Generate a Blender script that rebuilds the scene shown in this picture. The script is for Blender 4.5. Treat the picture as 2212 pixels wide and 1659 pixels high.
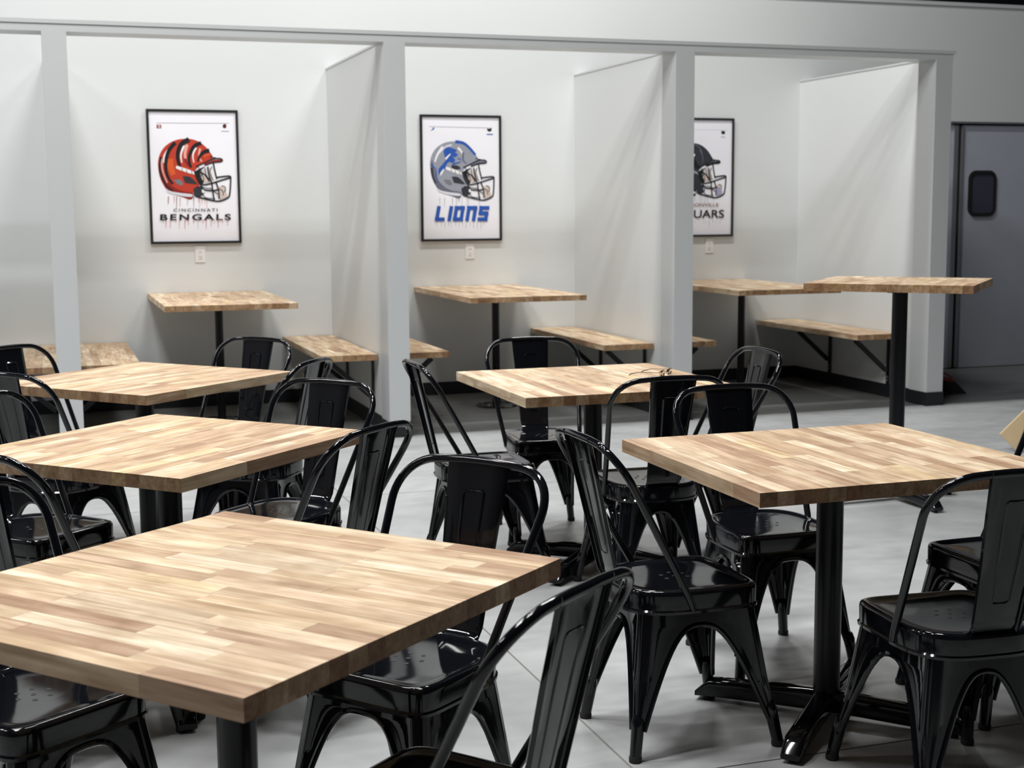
import bpy, bmesh, math, random
from mathutils import Vector, Matrix

for _o in list(bpy.data.objects):
    bpy.data.objects.remove(_o, do_unlink=True)
scene = bpy.context.scene
COL = scene.collection

# ------------------------------------------------------------------ camera
F_PX, YAW, PITCH, ROLL, CAM_H = 3007.9, 0.3230, -0.1248, -0.0066, 1.4149
cam_data = bpy.data.cameras.new('camera')
cam = bpy.data.objects.new('camera', cam_data)
COL.objects.link(cam)
fwd = Vector((math.sin(YAW)*math.cos(PITCH), math.cos(YAW)*math.cos(PITCH), math.sin(PITCH)))
right = Vector((math.cos(YAW), -math.sin(YAW), 0))
up = right.cross(fwd)
r2 = math.cos(ROLL)*right + math.sin(ROLL)*up
u2 = -math.sin(ROLL)*right + math.cos(ROLL)*up
m = Matrix((r2, u2, -fwd)).transposed().to_4x4()
m.translation = Vector((0, 0, CAM_H))
cam.matrix_world = m
cam_data.sensor_fit = 'HORIZONTAL'
cam_data.sensor_width = 36.0
cam_data.lens = F_PX/2212*36.0
cam_data.clip_start = 0.05
cam_data.clip_end = 100
cam_data.dof.use_dof = True
cam_data.dof.focus_distance = 3.6
cam_data.dof.aperture_fstop = 7.5
scene.camera = cam

# ------------------------------------------------------------------ world, lamps, exposure
world = bpy.data.worlds.new('world')
scene.world = world
world.use_nodes = True
world.node_tree.nodes['Background'].inputs[0].default_value = (0.75, 0.85, 1.0, 1)
world.node_tree.nodes['Background'].inputs[1].default_value = 0.05

def lamp(x, y, z, watts, spread=180, sx=1.2, sy=0.28, col=(1.0, 0.992, 0.975)):
    """a hanging linear LED fixture"""
    d = bpy.data.lights.new('ceiling_fixture', 'AREA')
    d.shape = 'RECTANGLE'; d.size = sx; d.size_y = sy
    d.energy = watts; d.color = col; d.spread = math.radians(spread)
    o = bpy.data.objects.new('ceiling_fixture', d)
    o.location = (x, y, z)
    COL.objects.link(o)
    return o

LAMPS = [(-0.5, 8.35, 6.4, 56), (1.7, 8.35, 6.4, 72), (3.9, 8.45, 6.2, 155), (-5.4, 8.35, 6.4, 70)]  # second entry is added to even out the light over the booths
LAMPS += [(-0.6, 6.0, 6.4, 85), (-0.6, 4.5, 6.4, 105), (-0.6, 3.0, 6.4, 124), (1.4, 5.4, 6.4, 55), (1.5, 3.4, 6.4, 132), (-4.6, 6.2, 6.4, 80), (-4.6, 4.4, 6.4, 60)]
for L in LAMPS:
    lamp(*L)

scene.view_settings.view_transform = 'Standard'
scene.view_settings.look = 'None'
scene.view_settings.gamma = 1.0
scene.view_settings.use_curve_mapping = False
scene.view_settings.exposure = 0.04

# ------------------------------------------------------------------ materials
def lin(c):
    return tuple(((v/255)/12.92 if v/255 <= 0.04045 else ((v/255+0.055)/1.055)**2.4) for v in c) + (1.0,)

MATS = {}
def mat(name, col, rough=0.5, metal=0.0, spec=0.5, coat=0.0, trans=0.0, noise=0.0, nscale=8.0, bump=0.0, bscale=60.0, rnoise=0.0):
    if name in MATS:
        return MATS[name]
    m = bpy.data.materials.new(name); m.use_nodes = True
    nt = m.node_tree; b = nt.nodes['Principled BSDF']
    c = col if len(col) == 4 else tuple(col)+(1,)
    b.inputs['Base Color'].default_value = c
    b.inputs['Roughness'].default_value = rough
    b.inputs['Metallic'].default_value = metal
    b.inputs['Specular IOR Level'].default_value = spec
    b.inputs['Coat Weight'].default_value = coat
    b.inputs['Coat Roughness'].default_value = 0.06
    b.inputs['Transmission Weight'].default_value = trans
    tc = nt.nodes.new('ShaderNodeTexCoord')
    n = nt.nodes.new('ShaderNodeTexNoise'); n.inputs['Scale'].default_value = nscale; n.inputs['Detail'].default_value = 5
    nt.links.new(tc.outputs['Object'], n.inputs['Vector'])
    if noise > 0:
        mx = nt.nodes.new('ShaderNodeMix'); mx.data_type = 'RGBA'
        mx.inputs[6].default_value = tuple(v*(1-noise) for v in c[:3])+(1,)
        mx.inputs[7].default_value = tuple(min(1, v*(1+noise)) for v in c[:3])+(1,)
        nt.links.new(n.outputs['Fac'], mx.inputs[0]); nt.links.new(mx.outputs[2], b.inputs['Base Color'])
    if rnoise > 0:
        mr = nt.nodes.new('ShaderNodeMapRange')
        mr.inputs[3].default_value = rough-rnoise; mr.inputs[4].default_value = rough+rnoise
        nt.links.new(n.outputs['Fac'], mr.inputs[0]); nt.links.new(mr.outputs[0], b.inputs['Roughness'])
    if bump > 0:
        n2 = nt.nodes.new('ShaderNodeTexNoise'); n2.inputs['Scale'].default_value = bscale; n2.inputs['Detail'].default_value = 4
        nt.links.new(tc.outputs['Object'], n2.inputs['Vector'])
        bp = nt.nodes.new('ShaderNodeBump'); bp.inputs['Strength'].default_value = bump; bp.inputs['Distance'].default_value = 0.002
        nt.links.new(n2.outputs['Fac'], bp.inputs['Height']); nt.links.new(bp.outputs['Normal'], b.inputs['Normal'])
    MATS[name] = m
    return m

M_WALL = mat('painted wall', (0.69, 0.712, 0.715), 0.55, spec=0.3, noise=0.012, nscale=3, bump=0.05, bscale=160)
M_TRIM = mat('white trim paint', (0.60, 0.62, 0.63), 0.35, spec=0.45, noise=0.01)
M_BASE = mat('black vinyl base', (0.010, 0.011, 0.015), 0.45, noise=0.1)
M_BLACK = mat('glossy black paint', (0.0045, 0.005, 0.007), 0.07, spec=0.45, coat=0.0, noise=0.08)
M_RUBBER = mat('black rubber', (0.012, 0.012, 0.013), 0.6, noise=0.1)
M_IRON = mat('black powder coat', (0.006, 0.0065, 0.009), 0.33, spec=0.32, noise=0.1, nscale=30)
M_FRAME = mat('black picture frame', (0.012, 0.013, 0.015), 0.4, noise=0.05)
M_PAPER = mat('poster paper', (0.86, 0.86, 0.92), 0.45, spec=0.3, noise=0.02, nscale=5, bump=0.15, bscale=9)
M_PLASTIC = mat('white plastic', (0.82, 0.82, 0.82), 0.35, noise=0.01)
M_SLOT = mat('dark slot', (0.03, 0.03, 0.035), 0.6, noise=0.05)
M_DOOR = mat('grey door laminate', (0.43, 0.46, 0.53), 0.5, noise=0.04, nscale=4)
M_ALU = mat('brushed aluminium', (0.42, 0.43, 0.46), 0.38, metal=0.7, noise=0.05)
M_PANE = mat('dark window pane', (0.055, 0.06, 0.085), 0.2, spec=0.5, noise=0.05)
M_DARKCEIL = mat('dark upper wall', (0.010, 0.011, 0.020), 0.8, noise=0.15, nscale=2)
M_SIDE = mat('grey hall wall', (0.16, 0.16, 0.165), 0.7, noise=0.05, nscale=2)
M_RED = mat('red plastic', (0.25, 0.02, 0.02), 0.4, noise=0.05)
M_BRISTLE = mat('black bristle', (0.010, 0.010, 0.011), 0.8, noise=0.2, nscale=80)
M_TAN = mat('tan plywood', lin((214, 190, 150)), 0.55, noise=0.06, nscale=12)
M_WIRE = mat('thin bronze wire', (0.06, 0.045, 0.035), 0.3, metal=0.8, noise=0.05)
M_GLASS = mat('clear lens', (0.95, 0.96, 0.96), 0.03, trans=1.0, noise=0.005)
M_CORE = mat('wood core', lin((170, 130, 92)), 0.7, noise=0.08)

def wood_material():
    m = bpy.data.materials.new('butcher block wood'); m.use_nodes = True
    nt = m.node_tree; b = nt.nodes['Principled BSDF']; N = nt.nodes.new; LK = nt.links.new
    tc = N('ShaderNodeTexCoord'); oi = N('ShaderNodeObjectInfo')
    cmb = N('ShaderNodeCombineXYZ')
    mu = N('ShaderNodeMath'); mu.operation = 'MULTIPLY'; mu.inputs[1].default_value = 57.0
    LK(oi.outputs['Random'], mu.inputs[0])
    for i in range(3): LK(mu.outputs[0], cmb.inputs[i])
    add = N('ShaderNodeVectorMath'); add.operation = 'ADD'
    LK(tc.outputs['Object'], add.inputs[0]); LK(cmb.outputs[0], add.inputs[1])
    def noise(sc, scale, det=4, dist=0.0):
        mp = N('ShaderNodeMapping'); mp.inputs['Scale'].default_value = sc
        LK(add.outputs[0], mp.inputs['Vector'])
        n = N('ShaderNodeTexNoise'); n.inputs['Scale'].default_value = scale; n.inputs['Detail'].default_value = det
        n.inputs['Distortion'].default_value = dist
        LK(mp.outputs[0], n.inputs['Vector']); return n
    fine = noise((3, 130, 130), 1.0, 5, 0.3)
    broad = noise((2.6, 30, 30), 1.0, 4, 1.2)
    patch = noise((7, 14, 14), 1.0, 3, 0.6)
    def ramp(n, lo, hi, a, c):
        r = N('ShaderNodeMapRange'); r.inputs[1].default_value = lo; r.inputs[2].default_value = hi
        r.inputs[3].default_value = a; r.inputs[4].default_value = c
        LK(n.outputs['Fac'], r.inputs[0]); return r
    f1 = ramp(fine, 0.3, 0.7, 0.83, 1.13); f2 = ramp(broad, 0.3, 0.7, 0.70, 1.26); f3 = ramp(patch, 0.3, 0.7, 0.76, 1.20)
    m1 = N('ShaderNodeMath'); m1.operation = 'MULTIPLY'; LK(f1.outputs[0], m1.inputs[0]); LK(f2.outputs[0], m1.inputs[1])
    m2 = N('ShaderNodeMath'); m2.operation = 'MULTIPLY'; LK(m1.outputs[0], m2.inputs[0]); LK(f3.outputs[0], m2.inputs[1])
    # end grain (the faces across the stave) soaks up finish and is darker
    sn = N('ShaderNodeSeparateXYZ'); LK(tc.outputs['Normal'], sn.inputs[0])
    ab = N('ShaderNodeMath'); ab.operation = 'ABSOLUTE'; LK(sn.outputs[0], ab.inputs[0])
    eg = N('ShaderNodeMapRange'); eg.inputs[1].default_value = 0.3; eg.inputs[2].default_value = 0.7; eg.inputs[3].default_value = 1.0; eg.inputs[4].default_value = 0.50
    LK(ab.outputs[0], eg.inputs[0])
    m3 = N('ShaderNodeMath'); m3.operation = 'MULTIPLY'; LK(m2.outputs[0], m3.inputs[0]); LK(eg.outputs[0], m3.inputs[1]); m2 = m3
    # darker tones are also redder: raise the channels to slightly different powers
    col = N('ShaderNodeSeparateColor'); LK(oi.outputs['Color'], col.inputs[0])
    out = N('ShaderNodeCombineColor')
    for i, p in enumerate((0.85, 1.08, 1.32)):
        pw = N('ShaderNodeMath'); pw.operation = 'POWER'; pw.inputs[1].default_value = p; LK(m2.outputs[0], pw.inputs[0])
        mm = N('ShaderNodeMath'); mm.operation = 'MULTIPLY'; LK(col.outputs[i], mm.inputs[0]); LK(pw.outputs[0], mm.inputs[1])
        LK(mm.outputs[0], out.inputs[i])
    LK(out.outputs[0], b.inputs['Base Color'])
    b.inputs['Roughness'].default_value = 0.46
    b.inputs['Specular IOR Level'].default_value = 0.28
    bp = N('ShaderNodeBump'); bp.inputs['Strength'].default_value = 0.06; bp.inputs['Distance'].default_value = 0.001
    LK(fine.outputs['Fac'], bp.inputs['Height']); LK(bp.outputs['Normal'], b.inputs['Normal'])
    return m
M_WOOD = wood_material()

def concrete(name, col, rough):
    m = bpy.data.materials.new(name); m.use_nodes = True
    nt = m.node_tree; b = nt.nodes['Principled BSDF']; N = nt.nodes.new; LK = nt.links.new
    ge = N('ShaderNodeNewGeometry')
    def noise(scale, det, sc=(1, 1, 1), dist=0):
        mp = N('ShaderNodeMapping'); mp.inputs['Scale'].default_value = sc
        LK(ge.outputs['Position'], mp.inputs['Vector'])
        n = N('ShaderNodeTexNoise'); n.inputs['Scale'].default_value = scale; n.inputs['Detail'].default_value = det; n.inputs['Distortion'].default_value = dist
        LK(mp.outputs[0], n.inputs['Vector']); return n
    a = noise(1.3, 6, (1, 1.6, 1), 0.6); c = noise(9, 5); s = noise(2.6, 3, (1, 5, 1), 1.5)
    mx = N('ShaderNodeMix'); mx.data_type = 'RGBA'
    mx.inputs[6].default_value = tuple(v*0.82 for v in col)+(1,); mx.inputs[7].default_value = tuple(v*1.16 for v in col)+(1,)
    r = N('ShaderNodeMapRange'); r.inputs[1].default_value = 0.3; r.inputs[2].default_value = 0.7
    LK(a.outputs['Fac'], r.inputs[0]); LK(r.outputs[0], mx.inputs[0])
    mx2 = N('ShaderNodeMix'); mx2.data_type = 'RGBA'; mx2.blend_type = 'MULTIPLY'; mx2.inputs[0].default_value = 1.0
    r2_ = N('ShaderNodeMapRange'); r2_.inputs[1].default_value = 0.3; r2_.inputs[2].default_value = 0.7; r2_.inputs[3].default_value = 0.93; r2_.inputs[4].default_value = 1.05
    LK(c.outputs['Fac'], r2_.inputs[0]); LK(mx.outputs[2], mx2.inputs[6]); LK(r2_.outputs[0], mx2.inputs[7])
    LK(mx2.outputs[2], b.inputs['Base Color'])
    r3 = N('ShaderNodeMapRange'); r3.inputs[1].default_value = 0.3; r3.inputs[2].default_value = 0.7; r3.inputs[3].default_value = rough-0.08; r3.inputs[4].default_value = rough+0.1
    LK(s.outputs['Fac'], r3.inputs[0]); LK(r3.outputs[0], b.inputs['Roughness'])
    b.inputs['Specular IOR Level'].default_value = 0.4
    bp = N('ShaderNodeBump'); bp.inputs['Strength'].default_value = 0.04; bp.inputs['Distance'].default_value = 0.002
    LK(c.outputs['Fac'], bp.inputs['Height']); LK(bp.outputs['Normal'], b.inputs['Normal'])
    return m
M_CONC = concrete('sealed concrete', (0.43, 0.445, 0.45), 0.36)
M_CONCD = concrete('dark concrete', (0.15, 0.155, 0.152), 0.40)  # darker concrete tone for the slabs from the booth front to the back wall
M_JOINT = mat('joint filler', (0.20, 0.192, 0.178), 0.8, noise=0.15, nscale=40)

# ------------------------------------------------------------------ mesh helpers
def new_obj(name, me, parent=None, material=None, loc=(0, 0, 0), rz=0.0):
    o = bpy.data.objects.new(name, me)
    COL.objects.link(o)
    if me is not None and material is not None and len(me.materials) == 0:
        me.materials.append(material)
    o.location = loc; o.rotation_euler = (0, 0, rz)
    if parent is not None:
        o.parent = parent
    return o

def mesh_from(name, verts, faces, smooth=False):
    me = bpy.data.meshes.new(name)
    me.from_pydata([tuple(v) for v in verts], [], faces)
    me.update()
    if smooth:
        for p in me.polygons: p.use_smooth = True
    return me

class MB:
    """collects geometry for ONE part"""
    def __init__(s): s.v = []; s.f = []
    def box(s, a, b):
        x0, y0, z0 = a; x1, y1, z1 = b; n = len(s.v)
        s.v += [(x0,y0,z0),(x1,y0,z0),(x1,y1,z0),(x0,y1,z0),(x0,y0,z1),(x1,y0,z1),(x1,y1,z1),(x0,y1,z1)]
        s.f += [tuple(n+i for i in q) for q in ((3,2,1,0),(4,5,6,7),(0,1,5,4),(1,2,6,5),(2,3,7,6),(3,0,4,7))]
        return s
    def beam(s, p, q, w, h, upv=(0, 0, 1)):
        p = Vector(p); q = Vector(q); d = (q-p).normalized(); u = Vector(upv)
        sd = d.cross(u).normalized(); uu = sd.cross(d).normalized(); n = len(s.v)
        for c in (p, q):
            for a, b in ((-1,-1),(1,-1),(1,1),(-1,1)):
                s.v.append(tuple(c + sd*a*w/2 + uu*b*h/2))
        s.f += [tuple(n+i for i in t) for t in ((3,2,1,0),(4,5,6,7),(0,1,5,4),(1,2,6,5),(2,3,7,6),(3,0,4,7))]
        return s
    def rings(s, rings, cap0=True, cap1=True, closed=True):
        n = len(s.v); k = len(rings[0])
        for r in rings: s.v += [tuple(p) for p in r]
        for i in range(len(rings)-1):
            for j in range(k if closed else k-1):
                a = n+i*k+j; b = n+i*k+(j+1) % k
                s.f.append((a, b, b+k, a+k))
        if cap0: s.f.append(tuple(n+j for j in reversed(range(k))))
        if cap1: s.f.append(tuple(n+(len(rings)-1)*k+j for j in range(k)))
        return s
    def lathe(s, prof, seg=24, c=(0, 0)):
        return s.rings([[(c[0]+r*math.cos(2*math.pi*j/seg), c[1]+r*math.sin(2*math.pi*j/seg), z) for j in range(seg)] for r, z in prof])
    def tube(s, pts, rad, seg=8, closed=False):
        pts = [Vector(p) for p in pts]; n = len(pts); rings = []; prev = None
        for i in range(n):
            if closed: t = (pts[(i+1) % n]-pts[i-1]).normalized()
            elif i == 0: t = (pts[1]-pts[0]).normalized()
            elif i == n-1: t = (pts[-1]-pts[-2]).normalized()
            else: t = (pts[i+1]-pts[i-1]).normalized()
            if prev is None:
                a = Vector((0, 0, 1)) if abs(t.z) < 0.9 else Vector((1, 0, 0))
                nrm = t.cross(a).normalized()
            else:
                nrm = (prev - t*prev.dot(t)).normalized()
            prev = nrm; bn = t.cross(nrm)
            r = rad[i] if isinstance(rad, (list, tuple)) else rad
            rings.append([pts[i]+nrm*math.cos(2*math.pi*j/seg)*r+bn*math.sin(2*math.pi*j/seg)*r for j in range(seg)])
        if closed:
            rings.append(rings[0]); return s.rings(rings, False, False)
        return s.rings(rings)
    def build(s, name, material, parent=None, smooth=False, loc=(0, 0, 0), rz=0.0, bevel=0.0, thick=0.0):
        me = mesh_from(name, s.v, s.f, smooth)
        if bevel or thick:
            bm = bmesh.new(); bm.from_mesh(me)
            if thick:
                bmesh.ops.recalc_face_normals(bm, faces=bm.faces[:])
                bmesh.ops.solidify(bm, geom=bm.faces[:], thickness=thick)
            if bevel:
                bmesh.ops.bevel(bm, geom=[e for e in bm.edges], offset=bevel, segments=2, profile=0.5, affect='EDGES')
            bm.to_mesh(me); bm.free()
            if smooth:
                for p in me.polygons: p.use_smooth = True
        if smooth:
            try: me.set_sharp_from_angle(angle=math.radians(38))
            except Exception: pass
        return new_obj(name, me, parent, material, loc, rz)

def empty(name, loc, rz=0.0):
    o = bpy.data.objects.new(name, None); COL.objects.link(o)
    o.location = loc; o.rotation_euler = (0, 0, rz); o.empty_display_size = 0.1
    return o
def tag(o, label, cat, group=None):
    o['label'] = label; o['category'] = cat
    if group: o['group'] = group
    return o
def struct(o):
    o['kind'] = 'structure'; return o
def dup(root, loc, rz):
    r = root.copy(); COL.objects.link(r); r.location = loc; r.rotation_euler = (0, 0, rz)
    for ch in root.children:
        c = ch.copy(); COL.objects.link(c); c.parent = r
        for g in ch.children:
            e = g.copy(); COL.objects.link(e); e.parent = c
    return r

# ------------------------------------------------------------------ the room
D = 10.28                                   # back wall plane
WALL_TOP = 3.10
PY = 8.406                                  # front face of the booth posts
PW, PD = 0.134, 0.21
XS = [-1.917, 0.0454, 2.0073, 3.951, 5.9328]
DIV0, DIV1 = 0.018, 0.116                   # divider faces relative to the post's left edge
Z_DIV, Z_FAS, Z_CAP = 2.448, 2.425, 2.49

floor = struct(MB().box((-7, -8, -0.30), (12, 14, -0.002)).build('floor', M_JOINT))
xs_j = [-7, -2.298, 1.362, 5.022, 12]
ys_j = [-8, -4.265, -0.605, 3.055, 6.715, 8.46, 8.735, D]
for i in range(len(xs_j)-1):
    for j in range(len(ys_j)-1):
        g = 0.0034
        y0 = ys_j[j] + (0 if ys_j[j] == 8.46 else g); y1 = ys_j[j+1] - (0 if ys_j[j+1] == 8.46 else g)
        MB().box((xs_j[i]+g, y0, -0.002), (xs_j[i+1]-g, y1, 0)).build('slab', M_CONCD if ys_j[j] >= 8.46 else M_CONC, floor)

DOOR_X0, DOOR_X1, DOOR_Z = 6.55, 8.58, 2.138
wb = MB().box((-7, D, 0), (DOOR_X0, D+0.14, WALL_TOP)).box((DOOR_X1, D, 0), (12, D+0.14, WALL_TOP)).box((DOOR_X0, D, DOOR_Z), (DOOR_X1, D+0.14, WALL_TOP))
struct(wb.build('wall_back', M_WALL))
struct(MB().box((-7, D-0.012, WALL_TOP), (12, D+0.15, WALL_TOP+0.03)).build('trim_6', M_TRIM))
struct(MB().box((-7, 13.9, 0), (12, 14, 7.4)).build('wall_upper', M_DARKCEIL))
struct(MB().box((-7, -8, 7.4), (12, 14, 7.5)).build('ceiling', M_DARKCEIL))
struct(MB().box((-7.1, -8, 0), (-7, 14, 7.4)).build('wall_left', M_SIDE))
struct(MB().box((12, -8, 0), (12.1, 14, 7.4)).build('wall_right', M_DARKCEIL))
struct(MB().box((-7, -8.1, 0), (12, -8, 7.4)).build('wall_front', M_SIDE))

# baseboards on the back wall between the dividers
BH = 0.098
def baseboard(name, a, b):
    return struct(MB().box(a, b).build(name, M_BASE))
for i in range(4):
    baseboard('baseboard_back_%d' % (i+1), (XS[i]+DIV1, D-0.008, 0), (XS[i+1]+DIV0, D, BH))
baseboard('baseboard_back_5', (XS[4]+DIV1, D-0.008, 0), (DOOR_X0-0.05, D, BH))

for i, x in enumerate(XS):
    t = struct(MB().box((x, PY, 0), (x+PW, PY+PD, Z_FAS)).build('trim_%d' % (i+1), M_TRIM))
    if True:
        b = 0.006
        base = MB().box((x-b, PY-b, 0), (x+PW+b, PY+PD, BH)).build('base', M_BASE, t)
        rail = MB().box((x+0.004, PY+0.155, BH), (x+0.010, PY+PD+0.03, Z_FAS-0.002))
    dv = struct(MB().box((x+DIV0, PY+PD, 0), (x+DIV1, D, Z_DIV-0.012)).build('wall_divider_%d' % (i+1), M_WALL))
    MB().box((x+DIV0-0.006, PY+PD-0.02, Z_DIV-0.012), (x+DIV1+0.006, D-0.001, Z_DIV)).build('cap', M_TRIM, dv)
    MB().box((x+DIV0-0.007, PY+PD, 0), (x+DIV0, D-0.008, BH)).build('base', M_BASE, dv)
    MB().box((x+DIV1, PY+PD, 0), (x+DIV1+0.007, D-0.008, BH)).build('base', M_BASE, dv)

hd = struct(MB().box((-7, PY+0.001, Z_FAS), (XS[4]+PW+0.004, PY+PD-0.01, Z_CAP-0.022)).build('trim_7', M_TRIM))
MB().box((-7, PY-0.007, Z_CAP-0.022), (5.62, PY+PD+0.012, Z_CAP)).build('cap', M_TRIM, hd)
MB().box((5.623, PY-0.007, Z_CAP-0.023), (XS[4]+PW+0.022, PY+PD+0.012, Z_CAP-0.001)).build('cap', M_TRIM, hd)

# swing door at the right
dr = struct(empty('door_1', (7.5, D, 0)))
MB().box((DOOR_X0-7.5+0.03, 0.03, 0.006), (-0.03, 0.07, DOOR_Z-0.02)).build('door_leaf', M_DOOR, dr)
leaf = MB().box((0.075, 0.03, 0.006), (DOOR_X1-7.5-0.03, 0.07, DOOR_Z-0.028)).build('door_leaf', M_DOOR, dr)
MB().box((-0.03, 0.012, 0.012), (0.012, 0.075, DOOR_Z-0.03)).build('edge_strip', M_ALU, dr)
MB().box((0.052, 0.012, 0.012), (0.064, 0.075, DOOR_Z-0.03)).build('edge_strip', M_ALU, dr)
MB().box((DOOR_X0-7.5, 0.0, DOOR_Z-0.016), (DOOR_X1-7.5, 0.10, DOOR_Z)).build('door_head', M_ALU, dr)
def rrect(x0, z0, x1, z1, r, y, seg=6):
    pts = []
    for cx, cz, a0 in ((x1-r, z1-r, 0), (x0+r, z1-r, 90), (x0+r, z0+r, 180), (x1-r, z0+r, 270)):
        for k in range(seg+1):
            a = math.radians(a0+90*k/seg); pts.append((cx+r*math.cos(a), y, cz+r*math.sin(a)))
    return pts
wx0, wx1, wz0, wz1 = 7.636-7.5, 7.921-7.5, 1.327, 1.723
gk = MB()
o1 = rrect(wx0, wz0, wx1, wz1, 0.075, 0.03); o2 = rrect(wx0, wz0, wx1, wz1, 0.075, 0.016)
i2 = rrect(wx0+0.028, wz0+0.028, wx1-0.028, wz1-0.028, 0.05, 0.016); i1 = rrect(wx0+0.028, wz0+0.028, wx1-0.028, wz1-0.028, 0.05, 0.03)
gk.rings([o1, o2, i2, i1], False, False)
gasket = gk.build('gasket', M_RUBBER, dr)
pn = MB(); pn.rings([rrect(wx0+0.027, wz0+0.027, wx1-0.027, wz1-0.027, 0.05, 0.026), rrect(wx0+0.027, wz0+0.027, wx1-0.027, wz1-0.027, 0.05, 0.03)])
pn.build('pane', M_PANE, dr)
struct(MB().box((DOOR_X0-0.2, D+0.5, 0), (DOOR_X1+0.2, D+0.52, 2.4)).build('wall_behind_door', M_DARKCEIL))

# ------------------------------------------------------------------ butcher block tops
PAL = [(228,202,169),(220,190,155),(233,209,178),(212,180,146),(225,198,163),(211,180,147),(238,216,186),(215,185,152),(207,175,143),(229,204,170),(223,195,161),(232,206,165),(209,178,146),(218,190,157),(193,159,129),(232,204,172),(236,212,180)]
def make_top(parent, L, W, t, z_top, along='x', seed=0, stave_w=0.047, centre=(0, 0), tone=1.0):
    """tabletop part with one sub-part per stave; staves run along local `along`"""
    rnd = random.Random(seed)
    cx, cy = centre
    rot = 0.0 if along == 'x' else math.pi/2
    e = 0.0025
    core = MB().box((-L/2+e, -W/2+e, -t+e), (L/2-e, W/2-e, -e)).build('tabletop', M_CORE, parent, loc=(cx, cy, z_top), rz=rot)
    n = max(3, round(W/stave_w)); w = W/n
    last = None
    for r in range(n):
        x = -L/2; first = True
        while x < L/2-1e-6:
            ln = rnd.uniform(0.17, 0.52)
            if first: ln *= rnd.uniform(0.4, 1.0); first = False
            if L/2-(x+ln) < 0.11: ln = L/2-x
            g = 0.00012
            me = mesh_from('stave', *(lambda b: (b.v, b.f))(MB().box((-ln/2+g, -w/2+g, -t), (ln/2-g, w/2-g, 0))))
            o = new_obj('stave', me, core, M_WOOD, (x+ln/2, -W/2+(r+0.5)*w, rnd.uniform(-0.00012, 0.00012)))
            c = rnd.choice(PAL)
            while c == last: c = rnd.choice(PAL)
            last = c
            k = rnd.uniform(0.92, 1.06)*tone*0.81
            lc = lin(tuple(min(255, v) for v in c))
            o.color = (lc[0]*k, lc[1]*k, lc[2]*k, 1)
            x += ln
    return core

# ------------------------------------------------------------------ pedestal tables
_arm_me = None
def superring(cx, hw, cz, hh, n=16, e=5.0):
    pts = []
    for j in range(n):
        a = 2*math.pi*(j+0.5)/n; c, s_ = math.cos(a), math.sin(a)
        pts.append((cx, hw*math.copysign(abs(c)**(2/e), c), cz+hh*math.copysign(abs(s_)**(2/e), s_)))
    return pts
def base_arm_mesh():
    b = MB()
    st = [(0.0, .027, .050, .030), (0.05, .027, .050, .030), (0.10, .027, .048, .029), (0.27, .0265, .041, .027), (0.335, .0265, .038, .026), (0.352, .0262, .031, .019), (0.376, .0255, .019, .008)]
    b.rings([superring(x, hw, cz, hh) for x, hw, cz, hh in st])
    me = mesh_from('base_arm', b.v, b.f, True); me.materials.append(M_BLACK)
    try: me.set_sharp_from_angle(angle=math.radians(45))
    except Exception: pass
    return me
ARM = base_arm_mesh()
def glide_mesh():
    b = MB().lathe([(0.012, 0.0), (0.014, 0.004), (0.012, 0.016)], 12)
    me = mesh_from('glide', b.v, b.f, True); me.materials.append(M_RUBBER); return me
GLIDE = glide_mesh()
def column_mesh(z0, z1, r=0.0365):
    b = MB().lathe([(r, z0), (r, z1)], 32)
    me = mesh_from('column', b.v, b.f, True); me.materials.append(M_IRON)
    try: me.set_sharp_from_angle(angle=math.radians(40))
    except Exception: pass
    return me

def pedestal_table(name, x, y, rz, w, l, z, t, along, seed, label, cat, group, arm_scale=1.0):
    e = tag(empty(name, (x, y, 0), rz), label, cat, group)
    if along == 'x': make_top(e, w, l, t, z, 'x', seed)
    else: make_top(e, l, w, t, z, 'y', seed)
    new_obj('column', column_mesh(0.070, z-t-0.012), e)
    MB().box((-0.17, -0.03, z-t-0.014), (0.17, 0.03, z-t)).box((-0.03, -0.17, z-t-0.0141), (0.03, 0.17, z-t)).build('mounting_plate', M_IRON, e)
    for k in range(4):
        a = new_obj('base_arm', ARM, e, None, (0, 0, 0), math.pi/4+k*math.pi/2)
        a.scale = (arm_scale, 1, 1)
        new_obj('glide', GLIDE, a, None, (0.345, 0, 0))
    return e

ZT, TT = 0.7482, 0.036
TG = 'square dining tables with butcher block tops'
pedestal_table('dining_table', .297, 2.491, .702, .894, .861, ZT, TT, 'y', 11, 'butcher block dining table nearest the camera, its near corner at the lower left', 'table', TG)
pedestal_table('dining_table', .318, 4.122, .778, .855, .824, ZT, TT, 'x', 12, 'diagonal butcher block dining table, second of the three along the left', 'table', TG)
pedestal_table('dining_table', .364, 5.802, .742, .857, .845, ZT, TT, 'x', 13, 'diagonal butcher block dining table farthest back on the left, in front of the left booth', 'table', TG)
pedestal_table('dining_table', 2.038, 5.079, .001, .869, .877, ZT, TT, 'y', 14, 'butcher block dining table in the middle with eyeglasses lying on it', 'table', TG)
pedestal_table('dining_table', 2.017, 3.280, .002, .889, .823, ZT, TT, 'y', 15, 'butcher block dining table at the right with its black column and cross base in view', 'table', TG)
pedestal_table('bar_table', 3.883, 5.734, -.764, .760, .730, 1.0645, 0.036, 'y', 16, 'tall bar-height butcher block table on a long black column before the end post', 'table', None, 0.92)

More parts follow.
